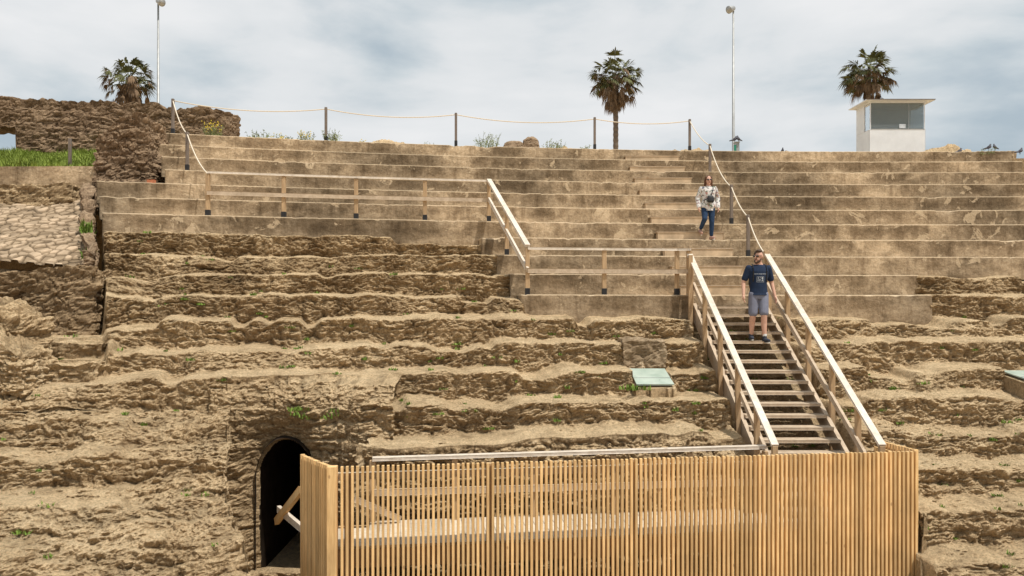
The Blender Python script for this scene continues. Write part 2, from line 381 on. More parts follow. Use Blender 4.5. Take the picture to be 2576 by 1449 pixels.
kept=np.zeros(X.shape,bool); kept[:-1,:-1]|=cutmask; kept[1:,1:]|=cutmask
def sidewall(name,Xf,sgn,y0,ymax,fl_=.25):
    near=kept&(np.abs(X-Xf(Y))<.12); ys=Y[near]; zs_=Z[near]; yy=np.arange(y0,ymax,.02)
    zm_=np.array([zs_[(ys>y-.03)&(ys<y+.03)].max() if ((ys>y-.03)&(ys<y+.03)).any() else np.nan for y in yy])
    ok=~np.isnan(zm_); zt_=np.interp(yy,yy[ok],zm_[ok])-.02
    n=140; T=np.linspace(0,1,n)[:,None]; YY=np.ones((n,1))*yy; ZZ=-4.6+(zt_+4.6)*T; XX=Xf(YY)-sgn*.06+0*ZZ
    d,cv=rockdisp(XX,YY,ZZ,4,1.,0,.6); f=(1-T**10); XX=XX+sgn*d*.9*f+sgn*fl_*(1-T)**1.5; YY=YY-d*.3*f
    tag(gridmesh(name,np.stack([XX,YY,ZZ],-1),ROCK,{'cav':np.maximum(cv,-.45),'wth_shade':0*cv+.1},smooth=False),kind='structure')
sidewall('rock_face',XLf,1,8.2,13.1,.05); sidewall('rock_face',XRf,-1,8.2,12.8,0.)
sidewall('rock_face',XSf,-1,11.7,13.1)
def backwall(x0,x1,key,Yf,arch):
    xs_=np.arange(x0,x1,.014); r=noseidx[key]; o=np.argsort(X[r]); xr=X[r][o]
    yn=np.interp(xs_,xr,Y[r][o]); zn=np.interp(xs_,xr,Z[r][o]); n=int((zn.mean()+4.6)/.014)
    T=np.linspace(0,1,n)[:,None]; ZZ=-4.6+(zn+4.6)*T; XX=np.ones((n,1))*xs_; q=ss((ZZ-(zn-.45))/.45)
    YY=Yf(XX)*(1-q)+np.minimum(yn,Yf(XX)+.3)*q; f=ss((zn-ZZ)/.12)
    d,cv=rockdisp(XX,YY,ZZ,1,1.,0.,.35); mask=None; kf=np.ones_like(ZZ)
    if arch:
        wob=1+.035*fbm(XX*3,0,ZZ*3,511,3); ax=(XX-(-3.64))/.43/wob; az=(ZZ+2.84)/.62/wob
        rim=np.where(ZZ>-2.84,np.sqrt(ax**2+az**2),np.abs(ax)); rim=np.where(ZZ<-4.3,9,rim)
        mask=~(rim<1)[:-1,:-1]; kf=ss((rim-1.)/.4)*.8+.2; YY=YY+.22*ss((1.9-rim)/.9)
    YY=YY*f+(1-f)*yn-d*1.2*f*(.25+.75*kf); ZZ2=ZZ+d*.25*f*kf; cv=np.maximum(cv,-.45)*(.4+.6*kf)
    tag(gridmesh('rock_face',np.stack([XX,YY,ZZ2],-1),ROCK,{'cav':cv,'wth_shade':0*cv+.25},mask=mask,smooth=False),kind='structure')
backwall(-4.75,XS+.35,-3,lambda x:12.85-.25*ss((-3.9-x)/.6)-.3*ss((x+3.0)/.7)+.12*fbm(x*1.2,0,0,7,2),True)
backwall(XS-.3,6.1,-5,lambda x:12.0+.128*(x+2),False)
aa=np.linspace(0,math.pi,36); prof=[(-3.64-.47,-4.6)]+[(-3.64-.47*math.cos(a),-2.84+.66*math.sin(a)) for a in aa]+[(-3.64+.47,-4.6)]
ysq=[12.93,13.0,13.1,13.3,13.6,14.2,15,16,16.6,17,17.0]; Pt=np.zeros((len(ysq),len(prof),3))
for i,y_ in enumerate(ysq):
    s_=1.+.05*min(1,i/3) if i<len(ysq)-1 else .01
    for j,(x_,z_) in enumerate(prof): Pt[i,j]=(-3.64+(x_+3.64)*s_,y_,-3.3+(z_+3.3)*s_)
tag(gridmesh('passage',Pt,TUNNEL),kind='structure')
# ---------------- concrete rows
seat=empty('theatre_seating',(5,18,-.3),'weathered concrete tiered seating of an ancient theatre','seating')
for k in range(0,11):
    a,b_=ranges[k]; R=RK(k); t0,t1=th_of(a,R),th_of(b_,R); n=int((t1-t0)*R/.035); t=np.linspace(t0,t1,n); s=t*67
    low=.52 if k not in (0,4,3) else .66
    zb=ZK(k)-low
    hs=[0,.12,.25,.4,.55,.7,.82,.9,.95,.985,1.]
    prof=[(0,zb+(ZK(k)-.012-zb)*h,h*.97) for h in hs]+[(.006,ZK(k)-.003,1.),(.02,ZK(k),1.),(.15,ZK(k),1.),(.4,ZK(k),1.),(.84,ZK(k),1.)]
    Pn=np.zeros((len(prof)+1,n,3)); hh=np.zeros((len(prof)+1,n))
    chip=np.maximum(0,fbm(s*1.7,k*5.,0,60,5,.65)-.25)*.12+np.maximum(0,vn(s*9,k*5.,0,61)-.6)*.035
    wav=.006*fbm(s*.5,k*3.,0,70,3)
    for i,(dr,z,h) in enumerate(prof):
        f=ss((h-.75)/.25) if dr<.1 else max(0,1-dr*3)
        r=R+dr+wav+chip*f*.8+.008*fbm(s*3,z*5,k,80,3)
        zz2=z-chip*f*.7+.004*fbm(s*.4,k*2.,0,71,2)
        Pn[i,:,0]=CX+r*np.sin(t);Pn[i,:,1]=CY+r*np.cos(t);Pn[i,:,2]=zz2;hh[i]=h
    Pn[-1]=Pn[-2]; Pn[-1,:,2]=zb; 
    o=gridmesh('seating_step',Pn,CONC,{'hh':hh},parent=seat)
    me=o.data; bm=bmesh.new(); bm.from_mesh(me); bm.verts.ensure_lookup_table(); nr=Pn.shape[0]
    bm.faces.new([bm.verts[i*n] for i in range(nr)]); bm.faces.new([bm.verts[i*n+n-1] for i in range(nr)][::-1]); bm.to_mesh(me); bm.free()
st=empty('stairway',(4.3,18,.2),'low weathered concrete half steps climbing the seating','stairway')
for k in range(0,10):
    yy=on_arc(1740,RK(k+1))[1]; xx=4.32-(k*.02)
    z=ZK(k)
    box('step',xx-.78,xx+.78,yy-.37,yy+.1,z-.03,z+.19,STEPM,st,.012)
    box('tread',xx-.80,xx+.80,yy-.38,yy+.1,z+.192,z+.215,WOODM,st,.006)
# ---------------- rock boxes
def rockbox(name,x0,x1,y0,y1,z0,z1,res,amp,seed,mat,top=None,taper=0.,parent=None,rnd=.0,fn=None,mas=0.,wt=.3,lay=0.):
    nx,ny,nz=[max(2,int(abs(b-a)/res)) for a,b in ((x0,x1),(y0,y1),(z0,z1))]
    idx={};V=[];Fc=[]
    def g(i,j,k):
        if (i,j,k) not in idx: idx[(i,j,k)]=len(V); V.append((i/nx,j/ny,k/nz))
        return idx[(i,j,k)]
    for i in range(nx):
        for j in range(ny):
            Fc.append([g(i,j,0),g(i,j+1,0),g(i+1,j+1,0),g(i+1,j,0)]); Fc.append([g(i,j,nz),g(i+1,j,nz),g(i+1,j+1,nz),g(i,j+1,nz)])
    for i in range(nx):
        for k in range(nz):
            Fc.append([g(i,0,k),g(i+1,0,k),g(i+1,0,k+1),g(i,0,k+1)]); Fc.append([g(i,ny,k),g(i,ny,k+1),g(i+1,ny,k+1),g(i+1,ny,k)])
    for j in range(ny):
        for k in range(nz):
            Fc.append([g(0,j,k),g(0,j,k+1),g(0,j+1,k+1),g(0,j+1,k)]); Fc.append([g(nx,j,k),g(nx,j+1,k),g(nx,j+1,k+1),g(nx,j,k+1)])
    U=np.array(V); q=U[:,2]
    if rnd:
        c=(U-.5)*2; l=np.linalg.norm(c,axis=1,keepdims=True); m_=np.max(np.abs(c),axis=1,keepdims=True); c=c*((1-rnd)+rnd*m_/np.maximum(l,1e-6)*1.25); U=c/2+.5; 
    u2=(U[:,0]-.5)*(1-taper*q)+.5; v2=(U[:,1]-.5)*(1-taper*q)+.5
    x=x0+(x1-x0)*u2; y=y0+(y1-y0)*v2
    tf=np.ones_like(x) if top is None else top(x)
    z=z0+(z1-z0)*U[:,2]*tf
    if fn is not None: x,y,z=fn(x,y,z,U)
    d,cav=rockdisp(x,y,z,seed,amp,mas,lay)
    e1=fbm(x*1.3,y*1.3,z*1.3,seed+200,4)*.2*amp; 
    nx_=(U[:,0]-.5)*2; ny_=(U[:,1]-.5)*2; nz_=(U[:,2]-.5)*2
    N=np.stack([nx_**5,ny_**5,nz_**5],1); N/=np.maximum(np.linalg.norm(N,axis=1,keepdims=True),.15)
    Pp=np.stack([x,y,z],1)+N*(d+e1)[:,None]
    o=mk(name,Pp,Fc,mat,parent,False)
    for nm,vv in (('cav',np.maximum(cav,-.45)),('wth_shade',0*cav+wt)):
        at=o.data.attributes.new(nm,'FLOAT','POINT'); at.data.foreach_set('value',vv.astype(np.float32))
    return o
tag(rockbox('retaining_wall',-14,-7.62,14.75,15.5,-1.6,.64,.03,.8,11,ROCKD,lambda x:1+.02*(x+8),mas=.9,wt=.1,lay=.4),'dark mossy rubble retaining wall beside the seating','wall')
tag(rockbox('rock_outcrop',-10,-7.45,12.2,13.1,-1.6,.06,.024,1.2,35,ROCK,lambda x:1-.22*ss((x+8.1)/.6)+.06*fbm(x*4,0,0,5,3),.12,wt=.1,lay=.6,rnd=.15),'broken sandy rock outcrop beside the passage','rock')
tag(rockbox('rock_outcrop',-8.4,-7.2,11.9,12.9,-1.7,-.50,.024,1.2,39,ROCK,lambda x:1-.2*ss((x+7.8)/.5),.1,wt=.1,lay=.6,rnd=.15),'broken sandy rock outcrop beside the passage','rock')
tag(rockbox('rock_outcrop',-7.3,-6.6,12.6,13.3,-1.7,-.95,.03,.8,36,ROCK,wt=.1,lay=.5),'low worn rock ledge in the passage','rock')
tag(rockbox('rock_outcrop',-7.7,-6.85,13.5,14.2,-1.4,-.68,.03,.7,38,ROCK,wt=.1,lay=.5),'low worn rock ledge in the passage','rock')
xs=np.linspace(-16,-7.4,640); ys=np.linspace(14.9,20.3,440); XX,YY=np.meshgrid(xs,ys); XX=np.minimum(XX,-.520*YY+.0)
f1,f2,i_=worley(XX*6.0+.5*vn(XX*2,YY*2,0,4),YY*4.6,0*XX+.5,300); e=ss((f2-f1)/.2)
ZZ=.66+(YY-14.8)*.355+.035*e+(i_-.5)*.06*e+.16*fbm(XX*.6,YY*.6,0,5,3)
tag(gridmesh('path',np.stack([XX,YY,ZZ],-1),COB,{'cav':e*(.25+.75*i_)},smooth=False),kind='structure')
tag(rockbox('low_wall',-17,-10.42,20.35,20.7,2.2,3.42,.06,.12,14,CONCL),'low pale plastered wall above the cobbled slope','wall')
tag(rockbox('rock_ledge',-16,-10.9,19.8,20.35,2.2,2.88,.04,.8,15,ROCK),'eroded rock ledge at the top of the cobbles','rock')
tag(rockbox('rubble_pier',-10.6,-9.05,20.2,21.5,2.3,4.5,.03,.75,16,RUIN,lambda x:.80+.28*ss((x+10.6)/.8)+.05*fbm(x*3,0,0,4),.12,mas=1.,lay=.4),'crumbling rubble masonry pier at the end of the seating','ruin')
def shear(x,y,z,U):
    yy=14.85+5.5*U[:,1]; xx=x-.53*(yy-14.85)+.07*fbm(yy*2.,z*2.,0,77,3); zt=.95+(yy-14.85)*.37+.22*fbm(yy*1.6,0,0,78,3); return xx,yy,-1.2+(zt+1.2)*U[:,2]
tag(rockbox('ruined_edge',-7.88,-7.64,14.85,20.35,-1.2,1.6,.035,.9,17,RUIN,fn=shear,mas=.9),'broken rubble edge beside the cobbled slope','ruin')
def toprw(x):
    return .95+.09*fbm(x*1.1,0,0,44,4)+.04*fbm(x*6,0,0,46,2)+.13*ss((-12.5-x)/4.)-.07*ss((x+11.5)/.3)
o=rockbox('ruined_wall',-19.5,-9.1,26,27,4.5,6.5,.04,.5,19,RUIN,toprw,mas=1.3,lay=.5,wt=.5)
co=np.zeros(len(o.data.vertices)*3); o.data.vertices.foreach_get('co',co); co=co.reshape(-1,3)
hole=(co[:,0]<-15.95)&(co[:,0]>-18.); co[hole,2]=np.maximum(co[hole,2],5.62+.05*vn(co[hole,0]*6,0,0,2)); o.data.vertices.foreach_set('co',co.ravel())
tag(o,'long crumbling ancient rubble wall with a ragged top','ruin')
for a in [(-15.0,-13,24.6,25.4,4.2,5.15),(-13.2,-11.6,24.3,25.2,4.0,5.15),(-11.5,-10.4,22.3,23.3,3.9,4.75),(-11.0,-9.9,22.6,23.5,4.3,5.1)]:
    tag(rockbox('rubble_mound',*a,.04,.8,int(a[0]*-10),RUIN,None,.2,mas=.8,lay=.6),'low mound of tumbled rubble masonry','ruin',group='rubble mounds')
GZ=lambda y:3.38+(y-20.6)*.27
xs=np.linspace(-18,-9.8,60); ys=np.linspace(20.6,26.5,40); XX,YY=np.meshgrid(xs,ys); ZZ=np.minimum(GZ(YY)+.06*fbm(XX,YY,0,8,3),4.75); ZZ=np.where((XX<-15.6)&(YY>24.8),4.4,ZZ)
tag(gridmesh('grass_bank',np.stack([XX,YY,ZZ],-1),plain('soil',(.17,.16,.06),.95,.4,4)),kind='structure')
def blades(g,c,n,h,spr,w=.012,lean=.5):
    for _ in range(n):
        a=random.uniform(0,6.28); r=spr*math.sqrt(random.random()); p=Vector((c[0]+r*math.cos(a),c[1]+r*math.sin(a),c[2]))
        hh=h*random.uniform(.5,1.1); b_=random.uniform(0,6.28); L=Vector((math.cos(b_),math.sin(b_),0))*hh*lean*random.random(); sd=Vector((math.cos(b_+1.5),math.sin(b_+1.5),0))*w
        q=p+L*.4+Vector((0,0,hh*.6)); t=p+L+Vector((0,0,hh))
        g.add([p-sd,p+sd,q+sd*.8,t,q-sd*.8],[[0,1,2,4],[4,2,3]])
g=G()
for _ in range(5200):
    y=random.uniform(20.7,24.8);x=random.uniform(-.66*y,-.505*y)
    blades(g,(x,y,GZ(y)-.02),8,random.uniform(.05,.22)*(.6+.8*abs(math.sin(x*1.3+y))),.14,.010,1.)
tag(g.obj('grass',GRASS),kind='stuff')
g=G(); fl=TP.reshape(-1,3); cf=cav.ravel()
cand=np.where((cf<-.08)&(fl[:,1]<17)&(np.abs(fl[:,0]/fl[:,1])<.7)&(~w.ravel()))[0]
for i in rng.choice(cand,240): 
    p=fl[i]; 
    for _ in range(random.randint(1,3)): blades(g,(p[0]+random.uniform(-.08,.08),p[1]-.04,p[2]),9,random.uniform(.03,.07),.05,.010,1.2)
for _ in range(14): t=random.uniform(0,1); blades(g,(-7.75-.8*t,14.75+1.5*t,.3+1.2*t),14,.18,.12,.015,1)
for _ in range(6): blades(g,(2.1+random.uniform(-.2,.3),13.8,-1.50),12,.10,.1,.014,1)
for _ in range(10): blades(g,(-3.3+random.uniform(-.3,.5),12.7,-1.75+random.uniform(-.1,.1)),10,.07,.1,.012,1.2)
tag(g.obj('weeds',plain('moss_green',(.13,.20,.03),.8,.4,6)),kind='stuff')
tt2=np.linspace(th_of(600,76),th_of(2500,76),900); rr2=np.linspace(75.75,78.,40); TT,RR=np.meshgrid(tt2,rr2)
hgt=np.maximum(0,fbm(TT*67*.7,RR*.6,0,95,4)*.9+.07)*1.0*ss((RR-75.75)/.4)*ss((78-RR)/.5)
dd,cv=rockdisp(CX+RR*np.sin(TT),CY+RR*np.cos(TT),RR*0,6)
tag(gridmesh('rubble',np.stack([CX+RR*np.sin(TT),CY+RR*np.cos(TT),4.38+hgt+dd*np.clip(hgt*5,0.1,1)],-1),ROCK,{'cav':cv},smooth=False),kind='stuff')
for px,s_,h_ in ((1294,.70,.46),(1335,.50,.55),(985,.9,.26),(1590,.6,.22),(1685,.35,.18),(1965,.6,.24),(930,.4,.2)):
    x,y=on_arc(px,76.3); tag(rockbox('boulder',x-s_/2-.05,x+s_/2+.05,y-.3,y+.3,4.3,4.5+h_,.04,.45,px,RUIN,None,.25,None,.6),'weathered boulder resting on the top edge','rock',group='boulders on the upper edge')
def weed(px,d,h,n,spr,fl,zb=None,m=WEED):
    X_=(px-1288)*d/F; z=4.4 if zb is None else zb
    e=empty('weed_plant',(X_,d,z),'straggly weed with small yellow flowers' if fl else 'dry straggly green weed','plant','weeds on the upper edge')
    g=G()
    for _ in range(n):
        a=random.uniform(0,6.28); b_=Vector((X_+random.uniform(-spr,spr)*.6,d+random.uniform(-.2,.2),z)); hh=h*random.uniform(.5,1.)
        tp=b_+Vector((math.cos(a)*hh*.35,math.sin(a)*.2,hh)); md=(b_+tp)/2+Vector((0,0,hh*.08))
        g.tube([b_,md,tp],[.007,.005,.003],3)
        for t in range(9):
            q=b_.lerp(tp,random.uniform(.15,1)); c=Vector((random.uniform(-1,1),random.uniform(-1,1),random.uniform(-.2,.8))).normalized()*random.uniform(.04,.09); s2=c.orthogonal().normalized()*.012
            g.add([q,q+c*.5+s2,q+c,q+c*.5-s2],[[0,1,2,3]])
    g.obj('foliage',m,e)
    if fl:
        f=G()
        for _ in range(int(n*1.3)):
            c=Vector((X_+random.uniform(-spr,spr)*.75,d+random.uniform(-.3,.2),z+h*random.uniform(.55,1.02))); f.sph(c,.016,6,4)
        o=f.obj('flowers',YEL,e); o["kind"]="stuff"
for a in ((535,22.3,.55,34,.3,1),(650,23,.5,30,.4,0),(705,23.2,.42,26,.3,1),(770,23.1,.45,26,.25,1),(835,23,.55,32,.3,0),(735,23.3,.38,18,.3,0),(915,23.5,.3,12,.12,1),(1225,23.8,.6,42,.42,0),(1395,24.1,.45,34,.4,0),(1080,23.7,.28,16,.2,0),(1475,24.3,.28,16,.2,0),(2480,24.2,.2,8,.3,0)): weed(*a)
# ---------------- glass panels
def glassp(xa,xb,d0,d1,z0,z1):
    e=empty('glass_panel',((xa+xb)/2,d1,z1),'sloping greenish glass panel covering an excavation','glass panel')
    V,Fc=beamgeo(((xa+xb)/2,d0,z0),((xa+xb)/2,d1,z1),xb-xa,.02,.003); mk('pane',V,Fc,GLASS,e)
    for t in (.62,):
        y=d0+(d1-d0)*t;z=z0+(z1-z0)*t+.013; beam('strip',(xa+.002,y,z),(xb-.002,y,z),.015,.005,METAL,e,.001)
glassp(2.14,2.78,14.74,13.86,-1.22,-1.415); glassp(8.95,9.7,14.8,13.85,-1.26,-1.37)
tag(rockbox('concrete_niche',2.04,2.86,14.88,15.3,-1.35,-.70,.025,.7,31,CONCL),'smooth pale concrete niche set in the rock','niche')
# ---------------- barrier posts, ropes
def post(x,y,z,h,label='slim dark weathered timber barrier post',w=.07,bf=False):
    e=empty('barrier_post',(x,y,z),label,'post','rope barrier posts')
    beam('shaft',(x,y,z+.1),(x,y,z+h),w,w,WOODK,e,.008); beam('foot',(x,y,z-.02),(x,y,z+.15),w+.015,w+.015,BLACK,e,.004)
    return (x,y,z+h)
tops=[]
for px in (435,820,1147,1496,1735):
    x,y=on_arc(px,RK(10)+.12); tops.append(post(x,y,ZK(10),.96))
L1=post(*on_arc(471,RK(7)+.1),ZK(7),.95); R1=post(*on_arc(1786,RK(8)+.1),ZK(8)-.3,1.1); R2=post(*on_arc(1840,RK(4)+.12),ZK(4),.97); R3=post(*on_arc(1882,RK(2)+.12),ZK(2),.95)
L2=(*on_arc(523,RK(4)+.12),ZK(4)+.98); R4=(5.22,16.6,1.02)
def rope(pts,sag):
    g=G();P_=[]
    for i in range(len(pts)-1):
        a,b_=Vector(pts[i]),Vector(pts[i+1])
        for j in range(14):
            t=j/14; p=a.lerp(b_,t); p.z-=.05+sag*4*t*(1-t)*((b_-a).length/4.); P_.append(p)
    P_.append(Vector(pts[-1])-Vector((0,0,.05))); g.tube(P_,.014,7)
    return g.obj('barrier_rope',ROPE,None,True)
tag(rope(tops,.16),'slack cream rope strung along the top posts','rope'); tag(rope([tops[0],L1,L2],.20),'slack cream rope stepping down the seating','rope'); tag(rope([tops[-1],R1,R2,R3,R4],.22),'slack cream rope beside the stairway','rope')
post((176-1288)*21./F,21.,3.4,.85,'short grey timber post in the grass')
# ---------------- timber railings
rail=empty('wooden_railing',(*on_arc(1230,RK(4)),ZK(4)),'weathered timber handrail on posts across the seating','railing')
def rpost(px,k,h=.96,off=.12):
    x,y=on_arc(px,RK(k)+off); z=ZK(k)
    beam('post',(x,y,z),(x,y,z+h-.03),.085,.085,WOODP,rail,.005); beam('post_foot',(x,y,z-.02),(x,y,z+.13),.1,.1,BLACK,rail,.004); return Vector((x,y,z))
pts=[rpost(px,4) for px in (523,714,896,1069,1230)]
fo=Vector((0,-.065,0))
def RM(h): return WOODG if h>.9 else WOODM
for a,b_ in zip(pts[:-1],pts[1:]):
    for h,hw in ((.96,.05),(.50,.09)): beam('rail',a+fo*(h<.9)+Vector((0,0,h)),b_+fo*(h<.9)+Vector((0,0,h)),.12 if h>.9 else .04,hw,RM(h),rail)
q=[pts[-1],rpost(1275,2),rpost(1327,0)]
beam('rail',q[0]+Vector((0,-.05,.98)),q[2]+Vector((0,-.05,.98)),.10,.05,WOODG,rail); beam('rail',q[0]+Vector((0,-.065,.52)),q[2]+Vector((0,-.065,.50)),.04,.09,WOODG,rail)
r2=[q[2],rpost(1520,0),rpost(1703,0)]; r2.append(Vector((3.66,16.55,ZK(0))))
for a,b_ in zip(r2[:-1],r2[1:]):
    for h,hw in ((.93,.05),(.48,.09)): beam('rail',a+fo*(h<.9)+Vector((0,0,h)),b_+fo*(h<.9)+Vector((0,0,h)),.12 if h>.9 else .04,hw,RM(h),rail)
# ---------------- staircase
sc=empty('wooden_staircase',(4.5,14.5,-3.1),'open tread timber staircase with handrails over the rock','staircase')
def SP(s,dy,dz):
    y=16.45-dy; return Vector((4.44+dy*.054+s*.77,y,-.08-dy*.66+dz+.0))
for i in range(19):
    dy=i*.25+.05; c=SP(0,dy,0); z=-.08-.165*i
    beam('tread',(c.x-.68,c.y,z-.022),(c.x+.68,c.y,z-.022),.27,.045,WOODM,sc)
LEN=4.5
for s in (-1,1):
    beam('stringer',SP(s*.93,-.1,-.12),SP(s*.93,LEN,-.12),.06,.27,WOODM,sc)
    beam('handrail',SP(s*1.03,-.15,.98),SP(s*1.03,LEN+.0,.93),.10,.038,WOODG,sc)
    beam('mid_rail',SP(s*.97,.0,.45),SP(s*.97,LEN,.42),.04,.09,WOODM,sc)
    for j,dy in enumerate((0.,.95,1.9,2.85,3.75,LEN-.02)):
        p=SP(s*1.03,dy,0)
        beam('post',(p.x,p.y,p.z-(.75 if dy<4 else .4)),(p.x,p.y,p.z+.91),.08,.08,WOODP,sc)
for s in (-1,1):
    p=SP(s*1.03,-.15,0); beam('post',(p.x,p.y,-.35),(p.x,p.y,1.05),.1,.1,WOODP,sc)
beam('post',(3.60,16.3,-.9),(3.60,16.3,.95),.08,.08,WOODP,sc)
# ---------------- platform
pl=empty('viewing_platform',(1.7,11.3,-4.45),'timber walkway deck on beams with rear handrail','platform')
FLp=Vector((-2.3,10.3,0)); FRp=Vector((5.75,11.4,0)); BL=Vector((-2.9,11.15,0)); BR=Vector((5.58,12.27,0))
RL=Vector((-2.0,11.6,0)); RRp=Vector((3.85,12.3,0))
g=G(); dirf=(FRp-FLp); L=dirf.length; dn=dirf.normalized(); nrm=Vector((-dn.y,dn.x,0)); npk=int(L/.145)
for i in range(npk):
    a=FLp+dn*(L*(i+.5)/npk); depth=1.28 if a.x<3.6 else .95
    if a.x<-1.9: depth=.95
    V,Fc=beamgeo(a+nrm*.10+Vector((0,0,-3.17)),a+nrm*depth+Vector((0,0,-3.17)),.135,.035,.004); g.add(V,Fc,random.uniform(-.3,.3))
g.obj('deck',DECK,pl,var=True)
for off in (.12,.7,1.2):
    beam('joist',FLp+nrm*off+Vector((0,0,-3.31)),FRp+nrm*off*(1 if off<.8 else .8)+Vector((0,0,-3.31)),.07,.24,WOODP,pl)
for i in range(6):
    a=FLp+dn*(L*i/5)+nrm*.75; beam('support',(a.x,a.y,-4.5),(a.x,a.y,-3.43),.12,.12,WOODP,pl)
beam('handrail',RL+Vector((0,0,-2.25)),RRp+Vector((0,0,-2.20)),.13,.045,WOODG,pl)
beam('mid_rail',RL+Vector((0,-.06,-2.72)),RRp+Vector((0,-.06,-2.72)),.04,.09,WOODM,pl)
for i in range(6):
    a=RL.lerp(RRp,i/5); beam('post',(a.x,a.y,-4.4),(a.x,a.y,-2.27),.08,.08,WOODP,pl)
beam('brace',(-2.95,11.3,-2.62),(-3.6,12.35,-3.35),.06,.10,SLAT,pl); beam('brace',(-3.55,12.3,-3.15),(-2.9,11.35,-3.22),.05,.10,WOODG,pl)
beam('brace',(-2.2,11.3,-2.75),(-1.6,11.55,-3.1),.05,.08,WOODM,pl)
fe=empty('slatted_fence',(1.7,10.9,-4.45),'tall golden timber fence of narrow vertical slats','fence')
def slats(a,b_,n,nm='slat_panel',W=.019):
    g=G(); d_=(b_-a).normalized()
    for i in range(n):
        c=a.lerp(b_,(i+.5)/n)+Vector((random.uniform(-.002,.002),random.uniform(-.003,.003),0)); zt_=-2.10+random.uniform(-.006,.006)
        nn_=Vector((-d_.y,d_.x,0)); D=.028
        V=[];
        for z in (-4.75,zt_):
            for sx,sy in ((-1,-1),(1,-1),(1,1),(-1,1)): V.append(c+d_*sx*W+nn_*sy*D+Vector((0,0,z)))
        g.add(V,[[0,3,2,1],[4,5,6,7],[0,1,5,4],[1,2,6,5],[2,3,7,6],[3,0,4,7]],random.uniform(-.3,.3))
    return g.obj(nm,SLAT,fe,var=True)
slats(FLp+dn*.1,FRp-dn*.03,124,W=.0162); slats(BL,FLp-Vector((.03,-.04,0)),16,W=.0185); slats(FRp+Vector((0,.06,0)),BR,13)
beam('corner_post',(FLp.x+.01,FLp.y,-4.75),(FLp.x+.01,FLp.y,-2.09),.12,.12,SLAT,fe); 
beam('corner_post',(FLp.x+.19,FLp.y+.12,-4.75),(FLp.x+.19,FLp.y+.12,-2.2),.09,.09,WOODP,fe)
for z in (-2.24,-4.2): beam('rail',FLp+nrm*.075+Vector((0,0,z)),FRp+nrm*.075+Vector((0,0,z)),.04,.09,DECK,fe)
for t in (.25,.49,.74,.985): 
    a=FLp.lerp(FRp,t)+nrm*.09; beam('fence_post',(a.x,a.y,-4.75),(a.x,a.y,-2.12),.08,.08,WOODP,fe)
beam('rail',BL+Vector((.05,.03,-2.24)),FLp+Vector((.05,.1,-2.24)),.04,.09,SLAT,fe); beam('rail',BR+Vector((-.06,0,-2.24)),FRp+Vector((-.06,.1,-2.24)),.04,.09,SLAT,fe)
# ---------------- lamps
def lamp(px,d,zt_,side):
    x=(px-1288)*d/F; e=empty('street_lamp',(x,d,4.4),'tall slender steel pole with a single floodlight head','street lamp','street lamps')
    g=G(); g.tube([(x,d,4.3),(x,d,5.),(x,d,zt_)],[.12,.085,.045],12); g.obj('pole',METAL,e,True)
    g=G(); g.tube([(x,d,4.3),(x,d,4.6)],[.2,.18],12); g.obj('base',METAL,e)
    g=G(); c=Vector((x+side*.16,d-.15,zt_+.05)); dv=Vector((side*.9,-.5,-.45)).normalized()
    g.tube([c-dv*.28,c-dv*.2,c-dv*.02,c+dv*.14,c+dv*.17],[.04,.11,.15,.19,.19],14); g.obj('lamp_head',METAL,e,True)
    g=G(); g.tube([c+dv*.17,c+dv*.2],[.17,.16],14); g.obj('lens',METAL,e,True)
    beam('bracket',(x,d,zt_-.08),(c.x,c.y,c.z),.04,.04,METAL,e)
lamp(398,40,14.75,1); lamp(1845,40,14.4,-1)
x=(1853-1288)*26/F
e=empty('utility_cabinet',(x,26,4.4),'small grey service cabinet with green front','cabinet'); box('body',x-.03,x+.09,26,26.2,4.3,5.14,METAL,e); box('door',x-.09,x-.02,25.96,25.995,4.35,5.05,GREEN,e); box('cap',x-.04,x+.10,25.95,26.23,5.142,5.16,METAL,e)
